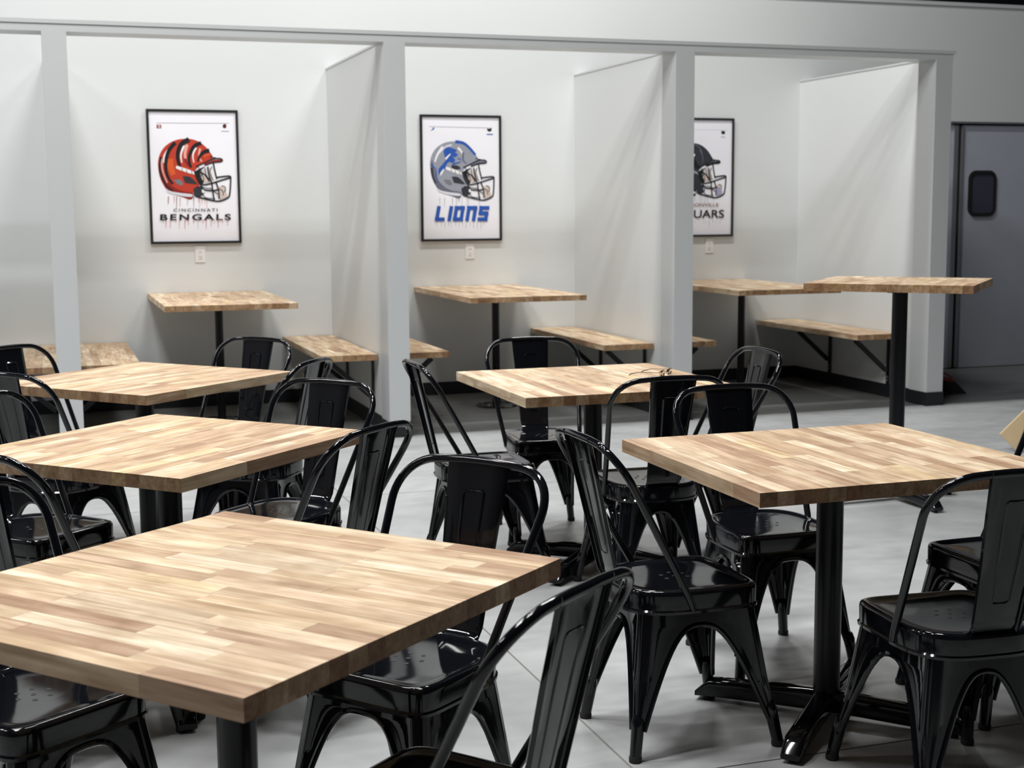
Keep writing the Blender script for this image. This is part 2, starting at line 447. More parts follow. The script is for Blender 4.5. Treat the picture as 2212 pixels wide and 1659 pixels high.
# ------------------------------------------------------------------ booth tables, benches
BT_W, BT_D, BT_Z = .823, 1.481, .8356
booth_words = ['below the orange and black helmet print', 'below the blue helmet print', 'below the dark helmet print cut off by a post']
for i, cx in enumerate((1.106, 3.071, 5.048)):
    cy = D-0.004-BT_D/2
    e = tag(empty('booth_table', (cx, cy, 0)), 'wall-mounted butcher block booth table '+booth_words[i], 'table', 'booth tables against the back wall')
    make_top(e, BT_D, BT_W, 0.036, BT_Z, 'y', 30+i, 0.055, tone=1.12)
    MB().lathe([(0.034, 0.012), (0.028, 0.03), (0.0275, BT_Z-0.048)], 24).build('column', M_IRON, e, True)
    disc = MB().lathe([(0.150, 0.0), (0.150, 0.006), (0.135, 0.013), (0.03, 0.020)], 40).build('base_plate', M_BLACK, e, True)
    for k in range(4):
        a = math.pi/4+k*math.pi/2
        MB().lathe([(0.009, 0.013), (0.009, 0.020), (0.004, 0.022)], 10, (0.115*math.cos(a), 0.115*math.sin(a))).build('bolt', M_ALU, disc, True)
    MB().box((-0.12, -0.12, BT_Z-0.048), (0.12, 0.12, BT_Z-0.036)).build('mounting_plate', M_IRON, e)

BEN_D, BEN_W, BEN_Z, BEN_T = 1.523, .366, .492, .038
def bench(face_x, side, seed, label):
    """side=-1: bench on the divider's left face; +1: on its right face"""
    e = tag(empty('booth_bench', (face_x+side*0.0085, D-0.004, 0)), label, 'bench', 'wall-hung booth benches')
    make_top(e, BEN_D, BEN_W, BEN_T, BEN_Z, 'y', seed, 0.046, (side*BEN_W/2, -BEN_D/2-0.003), tone=1.08)
    for yy in (9.722-D, 8.905-D):
        b = MB()
        zt = BEN_Z-BEN_T
        b.box((min(0, side*0.006), yy-0.02, 0.10), (max(0, side*0.006), yy+0.02, zt))
        b.box((min(0, side*0.31), yy-0.02, zt-0.006), (max(0, side*0.31), yy+0.02, zt))
        b.beam((side*0.285, yy, zt-0.018), (side*0.020, yy, zt-0.250), 0.028, 0.034, (0, 1, 0))
        br = b.build('bracket', M_IRON, e)
        for zz in (0.13, 0.155):
            MB().box((side*0.006-0.004, yy-0.006, zz-0.006), (side*0.006+0.006, yy+0.006, zz+0.006)).build('bolt', M_ALU, br)
bench(XS[1]+DIV0, -1, 40, 'butcher block booth bench seen through the back of the leftmost chair')
bench(XS[1]+DIV1, +1, 41, 'butcher block booth bench beside the left post, left of the orange helmet booth table')
bench(XS[2]+DIV0, -1, 42, 'butcher block booth bench on the right wall of the orange helmet booth')
bench(XS[2]+DIV1, +1, 43, 'butcher block booth bench end just right of the second post from the left')
bench(XS[3]+DIV0, -1, 44, 'butcher block booth bench on the right wall of the blue helmet booth')
bench(XS[3]+DIV1, +1, 45, 'short visible end of a butcher block bench just right of the third post')
bench(XS[4]+DIV0, -1, 46, 'butcher block booth bench on the right wall of the end booth, behind the bar table')

# ------------------------------------------------------------------ the metal chair
SEAT_Z = 0.438
def seat_ring(d, z, n=72):
    pts = []
    for j in range(n):
        a = 2*math.pi*j/n; c, s_ = math.cos(a), math.sin(a)
        if s_ >= 0: e, hd = 8.0, 0.176
        else: e, hd = 3.5, 0.184
        hw = 0.171 - 0.014*max(0.0, -s_)
        x = (hw-d)*math.copysign(abs(c)**(2/e), c); y = (hd-d)*math.copysign(abs(s_)**(2/e), s_)
        pts.append((x, y, z))
    return pts
def seat_part(parent):
    b = MB()
    prof = [(0.008, .374), (-0.001, .376), (-0.0018, .383), (0.0018, .387), (0.0012, .424), (0.0022, .4305), (0.0052, .4355), (0.0095, .4378), (0.015, .438), (0.021, .4368), (0.029, .4338), (0.045, .4326), (0.08, .4320), (0.12, .4316)]
    b.rings([seat_ring(d, z) for d, z in prof], False, True)
    return b.build('seat', M_BLACK, parent, True)

LEG_TOP = 0.392
def leg_corner(sx, sy, z):
    t = z/LEG_TOP
    if sy > 0: top, bot = Vector((sx*0.1545, 0.1575, LEG_TOP)), Vector((sx*0.205, 0.220, 0))
    else: top, bot = Vector((sx*0.1305, -0.1505, LEG_TOP)), Vector((sx*0.178, -0.198, 0))
    p = bot.lerp(top, t)
    return p
CROWN = {True: (0.358, 0.29), False: (0.338, 0.38)}      # front opening is higher and rounder than the others
_US = (.0008, .005, .016, .04, .08, .125, .18, .25, .33, .42, .52, .63, .72, .77)
LEVELS = [LEG_TOP, 0.374] + sorted({round(c+0.0004, 5) for c, _ in CROWN.values()} | {round(c*(1-u), 5) for c, _ in CROWN.values() for u in _US[:-1]} | {0.0777}, reverse=True)
LEVELS = [z for z in LEVELS if z >= 0.0777]
def wing_w(h, z, front=False):
    zc, ex = CROWN[front]
    if z >= zc: return h
    u = (zc-z)/zc
    return h-(h-0.024)*min(1.0, u/0.77)**ex
def leg_part(parent, sx, sy):
    b = MB(); rings = []
    for z in LEVELS:
        c = leg_corner(sx, sy, z); fx = leg_corner(-sx, sy, z); fy = leg_corner(sx, -sy, z)
        dx = (fx-c); hx = dx.length/2; dx.normalize()
        dy = (fy-c); hy = dy.length/2; dy.normalize()
        nx = Vector((0, sy, 0)); ny = Vector((sx, 0, 0))
        wx, wy = wing_w(hx, z, sy > 0), wing_w(hy, z)
        def P(dirv, w, off, nrm): return c+dirv*w+nrm*off
        r = [P(dx, wx, 0, nx), P(dx, wx*0.72, 0.0, nx), P(dx, min(wx*0.55, 0.034), 0.0, nx), P(dx, min(wx*0.48, 0.028), 0.0035, nx), P(dx, min(wx*0.38, 0.021), 0.0035, nx), P(dx, min(wx*0.3, 0.015), 0.0, nx),
             P(dx, 0.006, -0.0015, nx), c+(dx+dy)*0.003, P(dy, 0.006, -0.0015, ny),
             P(dy, min(wy*0.3, 0.015), 0.0, ny), P(dy, min(wy*0.38, 0.021), 0.0035, ny), P(dy, min(wy*0.48, 0.028), 0.0035, ny), P(dy, min(wy*0.55, 0.034), 0.0, ny), P(dy, wy*0.72, 0.0, ny), P(dy, wy, 0, ny)]
        rings.append(r)
    b.rings(rings, False, False, closed=False)
    me_b = b
    o = me_b.build('leg', M_BLACK, parent, True, thick=0.0018)
    # foot tube grown from the narrow end of the leg
    t = MB()
    def ctr(z):
        c = leg_corner(sx, sy, z); return c+Vector((-sx*0.009, -sy*0.009, 0))
    t.tube([ctr(0.118), ctr(0.100), ctr(0.085), ctr(0.0)+Vector((0, 0, 0.012))], [0.013, 0.0175, 0.0168, 0.0155], 12)
    f = t.build('foot', M_BLACK, o, True)
    cz = ctr(0.0)
    MB().lathe([(0.0150, 0.0), (0.0170, 0.002), (0.0170, 0.013), (0.0155, 0.016)], 14, (cz.x, cz.y)).build('foot_cap', M_RUBBER, o, True)
    return o
def arch_part(parent, a, b_):
    left, rightp = [], []
    fr = a[1] > 0 and b_[1] > 0
    for z in [q for q in LEVELS if q < CROWN[fr][0]+0.001]:
        ca = leg_corner(*a, z); cb = leg_corner(*b_, z)
        d = cb-ca; h = d.length/2; d.normalize(); w = wing_w(h, z, fr)
        left.append(ca+d*w); rightp.append(cb-d*w)
    path = list(reversed(left)) + rightp[1:]
    return MB().tube(path, 0.0070, 8).build('arch_trim', M_BLACK, parent, True)

def back_path():
    tx, ty, bw, by, bz, cw, zc, zt, yt = .1694, -.0375, .2096, -.2153, .727, .0865, .8272, .8320, -.2759
    p00 = Vector((tx-0.006, ty+0.012, 0.385)); p0a = Vector((tx, ty, SEAT_Z-0.022)); p0 = Vector((bw, by, bz))
    d0 = (p0-p0a).normalized(); p3 = Vector((bw-cw, yt, zc)); d3 = Vector((-1, 0, .12)).normalized(); h = (p3-p0).length*.42
    L = [p00, p00.lerp(p0a, .6)+Vector((0.001, 0, 0))] + [p0a.lerp(p0, t) for t in (0.04, .25, .5, .75, .93)]
    L += [p0*(1-t)**3+(p0+d0*h)*3*(1-t)**2*t+(p3-d3*h)*3*(1-t)*t*t+p3*t**3 for t in [k/11 for k in range(12)]]
    top = Vector((0, yt-0.004, zt))
    L += [p3.lerp(top, t)+Vector((0, 0, 0.0016*math.sin(math.pi*t))) for t in (.33, .66, 1.0)]
    return L + [Vector((-q.x, q.y, q.z)) for q in L[-2::-1]]

SPLAT = [(-.150, .4345, .058), (-.168, .4372, .060), (-.180, .4440, .062), (-.188, .4580, .063), (-.195, .485, .064), (-.209, .545, .0665), (-.224, .610, .070), (-.240, .680, .0745), (-.256, .745, .079), (-.268, .795, .082), (-.2755, .826, .084), (-.2770, .838, .0845)]
def splat_y(z):
    for (y0, z0, _), (y1, z1, _) in zip(SPLAT, SPLAT[1:]):
        if z0 <= z <= z1: return y0+(y1-y0)*(z-z0)/(z1-z0)
    return SPLAT[-1][0]
def splat_part(parent):
    b = MB(); rings = []
    for i, (y, z, hw) in enumerate(SPLAT):
        fl = 0.0 if i < 3 else 0.011
        k = 0.0 if i < 3 else 0.0035
        rings.append([(-hw, y-fl, z), (-hw, y-0.001, z), (-hw*.93, y+k*.7, z), (-hw*.5, y+k*.2, z), (0, y, z), (hw*.5, y+k*.2, z), (hw*.93, y+k*.7, z), (hw, y-0.001, z), (hw, y-fl, z)])
    b.rings(rings, False, False, closed=False)
    o = b.build('backrest', M_BLACK, parent, True, thick=0.0022)
    pts = []
    zt, zb, wt, wb_, r = .765, .515, .029, .022, .010
    corners = [(wt, zt), (-wt, zt), (-wb_, zb), (wb_, zb)]
    for (cx, cz), (sx, sz) in zip(corners, ((1, 1), (-1, 1), (-1, -1), (1, -1))):
        a0 = {(1, 1): 0, (-1, 1): 90, (-1, -1): 180, (1, -1): 270}[(sx, sz)]
        for k in range(5):
            a = math.radians(a0+90*k/4)
            x = cx-sx*r+r*math.cos(a); z = cz-sz*r+r*math.sin(a)
            pts.append((x, splat_y(z), z))
    MB().tube(pts, 0.0036, 6, closed=True).build('embossed_rib', M_BLACK, o, True)
    return o
def holes_part(parent):
    b = MB()
    for px, py in ((0, 0), (0.036, 0), (-0.036, 0), (0.018, 0.031), (-0.018, 0.031), (0.018, -0.031), (-0.018, -0.031)):
        n = 12; z0 = 0.4316
        ring = lambda r, z: [(px+r*math.cos(2*math.pi*j/n), py+r*math.sin(2*math.pi*j/n), z) for j in range(n)]
        b.rings([ring(0.0055, z0-0.001), ring(0.0055, z0+0.0006), ring(0.0032, z0+0.0008), ring(0.0030, z0+0.0002)], False, True)
    return b.build('drain_holes', M_SLOT, parent, True)

def make_chair():
    e = empty('metal_chair', (0, 0, 0))
    seat_part(e)
    holes_part(e)
    splat_part(e)
    MB().tube(back_path(), 0.0100, 12).build('back_frame', M_BLACK, e, True)
    for sx, sy in ((-1, 1), (1, 1), (-1, -1), (1, -1)):
        leg_part(e, sx, sy)
    for a, b in (((-1, 1), (1, 1)), ((-1, -1), (1, -1)), ((-1, 1), (-1, -1)), ((1, 1), (1, -1))):
        arch_part(e, a, b)
    return e

CHAIRS = [
 ((0.593, 2.172, 0.690), 'glossy black metal chair nearest the camera at the bottom centre, its seat cut off'),
 ((0.725, 2.900, -4.047), 'glossy black metal chair with its arched back just behind the nearest table'),
 ((-0.060, 2.934, -2.524), 'glossy black metal chair at lower left, its seat showing below the nearest table'),
 ((0.014, 3.777, -0.836), 'glossy black metal chair at left edge, its arched back before the second left table'),
 ((0.708, 4.523, -3.977), 'glossy black metal chair facing the camera on the far side of the second left table'),
 ((0.645, 3.840, 0.757), 'glossy black metal chair seen from behind at the second left table'),
 ((-0.051, 4.549, -2.404), 'glossy black metal chair at left edge, seat showing between the two nearest left tables'),
 ((0.032, 5.542, -0.785), 'glossy black metal chair on the near left side of the farthest left table, left edge'),
 ((0.024, 6.236, -2.384), 'glossy black metal chair at left edge behind the farthest left table, before the left post'),
 ((0.717, 6.234, -3.957), 'glossy black metal chair behind the farthest left table, in front of the orange helmet booth'),
 ((0.757, 5.525, 0.968), 'glossy black metal chair turned sideways at the right corner of the farthest left table'),
 ((1.604, 5.159, -1.588), 'glossy black metal chair in profile on the left side of the table with eyeglasses'),
 ((2.046, 5.669, -3.254), 'glossy black metal chair facing the camera behind the table with eyeglasses'),
 ((2.065, 4.631, -0.072), 'glossy black metal chair seen from behind at the table with eyeglasses'),
 ((2.521, 5.109, -4.723), 'glossy black metal chair at the right end of the table with eyeglasses'),
 ((1.574, 3.334, -1.558), 'glossy black metal chair in profile left of the right-hand table, all four legs in view'),
 ((2.052, 2.785, -0.079), 'glossy black metal chair seen from behind at lower right, before the right-hand table'),
 ((2.114, 3.805, -3.155), 'glossy black metal chair facing the camera behind the left corner of the right-hand table'),
 ((2.586, 3.251, -4.712), 'glossy black metal chair at the right edge, mostly hidden by another chair back'),
]
proto = make_chair()
for i, ((x, y, t), lb) in enumerate(CHAIRS):
    o = proto if i == 0 else dup(proto, (x, y, 0), t)
    if i == 0: o.location = (x, y, 0); o.rotation_euler = (0, 0, t)
    tag(o, lb, 'chair', 'glossy black stamped metal chairs')

# ------------------------------------------------------------------ framed helmet prints
PWI, PHI = 0.640, 0.948
INK = {k: mat('ink '+k, lin(c), 0.5, spec=0.3, noise=n, nscale=25) for k, (c, n) in dict(
    red=((186, 62, 44), .12), dark_red=((140, 38, 34), .15), orange=((212, 92, 44), .12), black=((26, 28, 33), .1), white=((238, 236, 238), .02),
    pink=((226, 168, 158), .1), grey=((120, 122, 128), .1), beige=((205, 190, 180), .15), blue=((46, 88, 172), .12), dark_blue=((40, 62, 128), .12),
    silver=((150, 154, 166), .1), steel=((104, 106, 122), .15), charcoal=((52, 54, 62), .15), pale=((214, 216, 226), .03), line=((150, 152, 158), .05),
    brown=((132, 96, 78), .1), lilac=((160, 160, 196), .1), drip=((190, 110, 108), .1), grey_drip=((176, 176, 182), .05)).items()}
C1 = [(55, 65), (975, 85), (1030, 1405), (130, 1415)]
C2 = [(88, 92), (935, 103), (940, 1410), (110, 1420)]
def uvmap(C):
    (x0, y0), (x1, y1), (x2, y2), (x3, y3) = C
    def f(p):
        x, y = p
        v = (y-(y0+y1)/2)/((y2+y3)/2-(y0+y1)/2); u = 0.5
        for _ in range(4):
            xl = x0+(x3-x0)*v; xr = x1+(x2-x1)*v; u = (x-xl)/(xr-xl)
            yt = y0+(y1-y0)*u; yb = y3+(y2-y3)*u; v = (y-yt)/(yb-yt)
        return ((u-0.5)*PWI, (0.5-v)*PHI)
    return f
class Print:
    def __init__(s, fmap): s.f = fmap; s.v = []; s.faces = []; s.mi = []; s.mats = []; s.n = 0
    def _m(s, k):
        if k not in s.mats: s.mats.append(k)
        return s.mats.index(k)
    def fill(s, k, pts):
        s.n += 1; d = -0.00006*s.n; b = len(s.v)
        for p in pts:
            x, z = s.f(p); s.v.append((x, d, z))
        s.faces.append(tuple(range(b, b+len(pts)))); s.mi.append(s._m(k))
    def stroke(s, k, pts, w0, w1=None):
        s.n += 1; d = -0.00006*s.n; w1 = w0 if w1 is None else w1
        P = [Vector(s.f(p)) for p in smooth_pts(pts)]; b = len(s.v); n = len(P)
        sc = PWI/900.0
        for i, p in enumerate(P):
            t = (P[min(i+1, n-1)]-P[max(i-1, 0)]); t.normalize(); nr = Vector((-t.y, t.x))
            w = (w0+(w1-w0)*i/(n-1))*sc/2
            for q in (p+nr*w, p-nr*w): s.v.append((q.x, d, q.y))
        for i in range(n-1):
            s.faces.append((b+2*i, b+2*i+1, b+2*i+3, b+2*i+2)); s.mi.append(s._m(k))
    def build(s, name, parent, y):
        me = mesh_from(name, s.v, s.faces)
        for k in s.mats: me.materials.append(INK[k])
        for p, i in zip(me.polygons, s.mi): p.material_index = i
        return new_obj(name, me, parent, None, (0, y, 0))
def smooth_pts(pts, n=5):
    if len(pts) < 3: return pts
    P = [Vector(p) for p in pts]; out = []
    for i in range(len(P)-1):
        a = P[max(i-1, 0)]; b = P[i]; c = P[i+1]; d = P[min(i+2, len(P)-1)]
        for k in range(n):
            t = k/n
            out.append(tuple(0.5*((2*b)+(c-a)*t+(2*a-5*b+4*c-d)*t*t+(3*b-a-3*c+d)*t**3)))
    out.append(tuple(P[-1])); return out

SHELL = [(262, 852), (222, 780), (196, 700), (185, 600), (200, 520), (240, 450), (300, 400), (370, 372), (450, 362), (530, 370), (600, 400), (660, 448), (706, 505), (730, 545), (700, 575), (640, 610), (585, 640), (550, 690), (548, 720), (600, 800), (585, 850), (545, 880), (535, 950), (505, 968), (440, 945), (350, 915), (300, 880)]
def helmet(p, body, body2, hi, trim_c, mask, stripes):
    p.fill(body, smooth_pts(SHELL+[SHELL[0]], 3)[:-1])
    p.fill(body2, smooth_pts([(262, 852), (214, 760), (192, 660), (205, 560), (235, 640), (262, 740), (330, 830), (420, 880), (530, 900), (535, 950), (505, 968), (440, 945), (350, 915)], 3))
    for a in hi: p.stroke(*a)
    stripes(p)
    # cheek band, ear recess and jaw
    p.fill(trim_c, smooth_pts([(365, 630), (420, 645), (540, 690), (548, 715), (500, 706), (400, 672), (362, 655)], 3))
    for x, y in ((425, 668), (470, 688), (520, 700)): p.stroke('grey', [(x-4, y-18), (x+4, y+14)], 8)
    p.fill('charcoal', smooth_pts([(430, 735), (500, 740), (560, 790), (575, 815), (520, 810), (455, 800)], 3))
    p.fill('grey', smooth_pts([(338, 772), (400, 768), (432, 800), (426, 826), (380, 815)], 3))
    p.fill('pale', smooth_pts([(262, 862), (330, 888), (440, 905), (525, 915), (525, 940), (440, 935), (345, 915), (285, 895)], 3))
    p.fill('black', smooth_pts([(545, 690), (600, 660), (650, 640), (600, 700), (640, 800), (600, 812), (560, 750)], 3))
    p.fill('beige', smooth_pts([(610, 690), (690, 650), (730, 760), (660, 800), (620, 760)], 3))
    p.fill('pale', [(650, 660), (690, 640), (700, 740), (670, 760)])
    # brow visor
    p.fill(body2, [(640, 612), (735, 575), (820, 568), (815, 590), (735, 605), (650, 628)])
    p.stroke('black', [(560, 640), (640, 605), (730, 565), (800, 560), (826, 575), (810, 592), (730, 600), (650, 628)], 13)
    p.stroke('black', [(700, 540), (730, 550), (760, 552)], 9)
    # ear hub and face mask
    p.fill('charcoal', smooth_pts([(540, 860), (590, 835), (640, 850), (650, 905), (600, 940), (545, 930)], 3))
    p.fill(trim_c, [(622, 872), (650, 862), (652, 900), (628, 908)])
    p.fill('beige', smooth_pts([(770, 850), (850, 830), (870, 900), (880, 940), (800, 965), (775, 920)], 3))
    p.fill('pale', [(780, 865), (800, 860), (812, 940), (795, 950)])
    for a in ([(590, 740), (625, 815), (700, 812), (790, 785), (905, 752)], [(770, 748), (850, 738), (905, 738), (912, 770), (906, 900), (888, 950), (800, 985), (700, 972), (560, 935)],
              [(735, 605), (750, 680), (772, 765)], [(680, 640), (690, 720), (720, 800), (735, 900), (748, 975)], [(548, 690), (590, 790), (640, 860)],
              [(640, 870), (720, 880), (800, 870)], [(600, 700), (650, 720), (700, 790)], [(760, 790), (790, 870), (800, 960)]):
        p.stroke(mask, a, 15)
    for a in ([(820, 830), (860, 850), (850, 900)], [(700, 850), (760, 900), (800, 920)], [(580, 640), (620, 700), (600, 760)], [(630, 900), (660, 950), (760, 960)], [(610, 690), (640, 760), (630, 810)], [(650, 650), (665, 720), (700, 770)], [(720, 640), (700, 700), (740, 780)], [(780, 860), (830, 880), (840, 930)], [(560, 870), (600, 900), (590, 940)], [(570, 840), (640, 850), (700, 860)]):
        p.stroke('charcoal', a, 8)

def text_part(name, s, box, fmap, k, parent, y, bold=0.0, shear=0.0, fac=1.0, space=1.0):
    cu = bpy.data.curves.new(name, 'FONT'); cu.body = s; cu.offset = bold; cu.shear = shear; cu.space_character = space
    tmp = bpy.data.objects.new('tmp_text', cu); COL.objects.link(tmp)
    dg = bpy.context.evaluated_depsgraph_get(); dg.update()
    me = bpy.data.meshes.new_from_object(tmp.evaluated_get(dg))
    bpy.data.objects.remove(tmp, do_unlink=True)
    xs = [v.co.x for v in me.vertices]; ys = [v.co.y for v in me.vertices]
    x0, x1, y0, y1 = min(xs), max(xs), min(ys), max(ys)
    bx0, by0, bx1, by1 = box                     # crop pixels, top-left / bottom-right
    for v in me.vertices:
        px = bx0+(bx1-bx0)*(v.co.x-x0)/(x1-x0); py = by1-(by1-by0)*(v.co.y-y0)/(y1-y0)
        X, Z = fmap((px, py)); v.co = (X, 0, Z)
    me.materials.clear(); me.materials.append(INK[k]); me.name = name
    return new_obj(name, me, parent, None, (0, y, 0))

def framed(cx, zb, label):
    e = tag(empty('framed_print', (cx, D, zb+PHI/2)), label, 'poster', 'framed football helmet prints')
    t, dp = 0.017, 0.022
    x, z = PWI/2, PHI/2
    fr = MB()
    o_ = [(-x, z), (x, z), (x, -z), (-x, -z)]; i_ = [(-x+t, z-t), (x-t, z-t), (x-t, -z+t), (-x+t, -z+t)]
    fr.rings([[(a, -0.002, b) for a, b in o_], [(a, -dp, b) for a, b in o_], [(a, -dp, b) for a, b in i_], [(a, -0.012, b) for a, b in i_]], False, False)
    fr.build('frame', M_FRAME, e)
    MB().box((-x+t*0.6, -0.012, -z+t*0.6), (x-t*0.6, -0.003, z-t*0.6)).build('paper', M_PAPER, e)
    return e

rnd = random.Random(5)
# --- orange and black striped helmet
e1 = framed(1.051, 1.1854, 'black-framed print of an orange helmet with black tiger stripes')
f1 = uvmap(C1); p = Print(f1)
p.stroke('line', [(160, 205), (890, 213)], 5)
p.fill('dark_red', [(165, 222), (210, 222), (212, 258), (166, 258)]); p.fill('white', [(180, 228), (198, 228), (198, 236), (180, 236)]); p.fill('white', [(180, 243), (200, 243), (200, 251), (180, 251)])
p.fill('black', [(845+20*math.cos(a*.628), 240+22*math.sin(a*.628)) for a in range(10)]); p.fill('dark_red', [(838, 232), (852, 230), (850, 248), (840, 250)]); p.stroke('line', [(812, 290), (888, 292)], 7)
for k in range(14):
    x = rnd.uniform(290, 700); y0 = 930+rnd.uniform(0, 20); p.stroke('drip' if k % 3 else 'grey', [(x, y0), (x, y0+rnd.uniform(50, 130))], rnd.uniform(4, 8), 3)
def tiger(p):
    for pts, w0, w1 in (([(352, 400), (290, 480), (264, 580), (266, 680), (295, 760), (335, 812)], 40, 22), ([(490, 370), (415, 415), (382, 490), (380, 570), (405, 640)], 52, 26),
                        ([(612, 405), (545, 435), (505, 500), (490, 570), (512, 650)], 40, 24), ([(694, 480), (640, 495), (600, 535), (578, 590)], 44, 18), ([(215, 540), (200, 640), (225, 740), (275, 830), (340, 880)], 18, 14)):
        p.stroke('black', pts, w0, w1)
helmet(p, 'red', 'dark_red', [('orange', [(300, 560), (310, 640), (340, 720)], 70, 50), ('white', [(330, 420), (250, 520), (240, 600)], 26, 10), ('white', [(440, 430), (410, 520), (420, 600)], 22, 10), ('pink', [(470, 420), (450, 520), (470, 600)], 30, 20),
    ('white', [(560, 450), (530, 520), (540, 600)], 20, 8), ('pink', [(600, 460), (590, 540), (620, 590)], 20, 12), ('dark_red', [(450, 560), (480, 620), (520, 640)], 30, 20), ('pink', [(220, 560), (232, 680), (280, 800)], 18, 10), ('orange', [(640, 540), (680, 520), (700, 530)], 20, 14)],
    'white', 'black', tiger)
for k in range(16):
    x = 240+k*43+rnd.uniform(-10, 10); p.stroke('drip' if k % 4 else 'grey_drip', [(x, 1165), (x, 1165+rnd.uniform(40, 105))], rnd.uniform(5, 8), 3)
p.build('helmet_picture', e1, -0.0125)
text_part('lettering', 'CINCINNATI', (345, 1058, 782, 1088), f1, 'black', e1, -0.0170, 0.012, space=1.35)
text_part('lettering', 'BENGALS', (215, 1113, 918, 1176), f1, 'black', e1, -0.0172, 0.028, space=1.3)

# --- silver and blue helmet
e2 = framed(3.041, 1.177, 'black-framed print of a silver and blue helmet with blue lettering')
f2 = uvmap(C2); p = Print(f2)
p.stroke('line', [(185, 218), (840, 232)], 5)
p.fill('blue', [(198, 262), (222, 240), (228, 224), (240, 232), (236, 248), (214, 258)])
p.fill('black', [(788, 235), (808, 240), (838, 234), (834, 262), (812, 272), (792, 260)]); p.stroke('blue', [(785, 298), (850, 298)], 12)
for k in range(12):
    x = rnd.uniform(280, 780); p.stroke('grey_drip', [(x, 960), (x, 960+rnd.uniform(40, 120))], rnd.uniform(4, 8), 3)
def off(fn, C_from, C_to):
    # helmet traced on print 1, moved onto print 2's crop pixels
    def g(q): return fn((q[0]*0.913+26, q[1]*0.985+14))
    return g
p.f = off(f2, C1, C2)
def lion(p):
    p.stroke('blue', [(470, 366), (560, 380), (630, 430), (700, 505)], 34, 26)
    p.stroke('silver', [(560, 420), (620, 470), (650, 540)], 30, 20)
    p.fill('blue', smooth_pts([(335, 470), (350, 440), (400, 425), (450, 440), (490, 455), (470, 480), (500, 500), (470, 530), (440, 520), (470, 560), (440, 590), (400, 580), (370, 610), (350, 660), (315, 670), (290, 710), (278, 700), (285, 650), (330, 600), (360, 560), (350, 520)], 3))
    p.fill('white', smooth_pts([(355, 540), (400, 500), (420, 495), (390, 530), (365, 560)], 3))
    p.fill('white', smooth_pts([(300, 700), (330, 660), (345, 655), (325, 700), (300, 730)], 3))
    p.stroke('blue', [(440, 600), (500, 590), (540, 575)], 20, 6); p.stroke('blue', [(500, 540), (540, 560)], 16, 6)
    p.stroke('blue', [(250, 660), (262, 740), (275, 800)], 12, 6)
    p.fill('charcoal', smooth_pts([(430, 610), (500, 620), (530, 650), (470, 660), (425, 640)], 3))
helmet(p, 'silver', 'steel', [('white', [(330, 420), (270, 500), (240, 580)], 30, 14), ('pale', [(430, 400), (360, 420), (300, 480)], 20, 12), ('white', [(500, 430), (540, 470), (560, 540)], 26, 12), ('charcoal', [(205, 640), (215, 730), (250, 810)], 26, 20), ('steel', [(560, 480), (560, 560), (600, 600)], 26, 12), ('blue', [(195, 600), (230, 640), (260, 650)], 16, 8)],
    'white', 'charcoal', lion)
p.f = f2
def block_word(p, k, x0, x1, y0, y1, w):
    L = {'L': [[(0, 1), (0, 0), (1, 0)]], 'I': [[(0.5, 1), (0.5, 0)]], 'O': [[(0, 1), (1, 1), (1, 0), (0, 0), (0, 1)]], 'n': [[(0, 0), (0, 1), (1, 1), (1, 0)]], 'S': [[(1, 1), (0, 1), (0, 0.52), (1, 0.52), (1, 0), (0, 0)]]}
    word = [('L', 265, 325), ('I', 393, 394), ('O', 448, 515), ('n', 577, 645), ('S', 705, 770)]
    for ch, a, b in word:
        for st in L[ch]:
            for (ax, ay), (bx, by) in zip(st, st[1:]):
                def T(q):
                    y = y1-(y1-y0)*q[1]
                    return (a+(b-a)*q[0]+(y1-y)*0.16, y)
                P, Q = T((ax, ay)), T((bx, by)); dx, dy = Q[0]-P[0], Q[1]-P[1]; ln = math.hypot(dx, dy); dx, dy = dx/ln*w/2, dy/ln*w/2
                p.stroke(k, [(P[0]-dx, P[1]-dy), (Q[0]+dx, Q[1]+dy)], w)
block_word(p, 'blue', 0, 1, 1066, 1186, 40)
for k in range(14):
    x = 270+k*37+rnd.uniform(-8, 8); p.stroke('grey_drip', [(x, 1212), (x, 1212+rnd.uniform(30, 75))], rnd.uniform(4, 7), 3)
p.build('helmet_picture', e2, -0.0125)

# --- dark helmet (partly behind the post)
e3 = framed(5.024, 1.184, 'black-framed print of a dark helmet, half hidden behind the third post')
p = Print(f1)
p.stroke('pale', [(160, 205), (890, 213)], 5)
p.fill('black', [(820, 222), (866, 224), (868, 256), (838, 262), (822, 250)]); p.stroke('line', [(818, 290), (872, 292)], 7)
for k in range(14):
    x = rnd.uniform(290, 800); p.stroke('grey_drip', [(x, 940), (x, 940+rnd.uniform(40, 120))], rnd.uniform(4, 8), 3)
p.f = lambda q: f1((q[0]*0.985+8, q[1]*0.98+2))
def cat(p):
    p.fill('white', smooth_pts([(330, 560), (400, 500), (470, 480), (500, 500), (440, 560), (380, 600)], 3))
    p.fill('orange', smooth_pts([(360, 540), (420, 505), (450, 510), (400, 550)], 3))
    p.stroke('steel', [(480, 372), (560, 420), (600, 520)], 10, 6)
helmet(p, 'charcoal', 'black', [('steel', [(300, 430), (240, 520), (230, 600)], 20, 8), ('steel', [(430, 420), (410, 520)], 14, 6), ('steel', [(560, 440), (600, 520), (600, 590)], 12, 5), ('black', [(480, 560), (520, 620), (560, 640)], 60, 40)], 'silver', 'black', cat)
p.f = f1
p.fill('lilac', [(790, 860), (852, 850), (860, 930), (800, 945)])
for k in range(15):
    x = 250+k*43+rnd.uniform(-8, 8); p.stroke('grey_drip', [(x, 1225), (x, 1225+rnd.uniform(20, 60))], rnd.uniform(4, 7), 3)
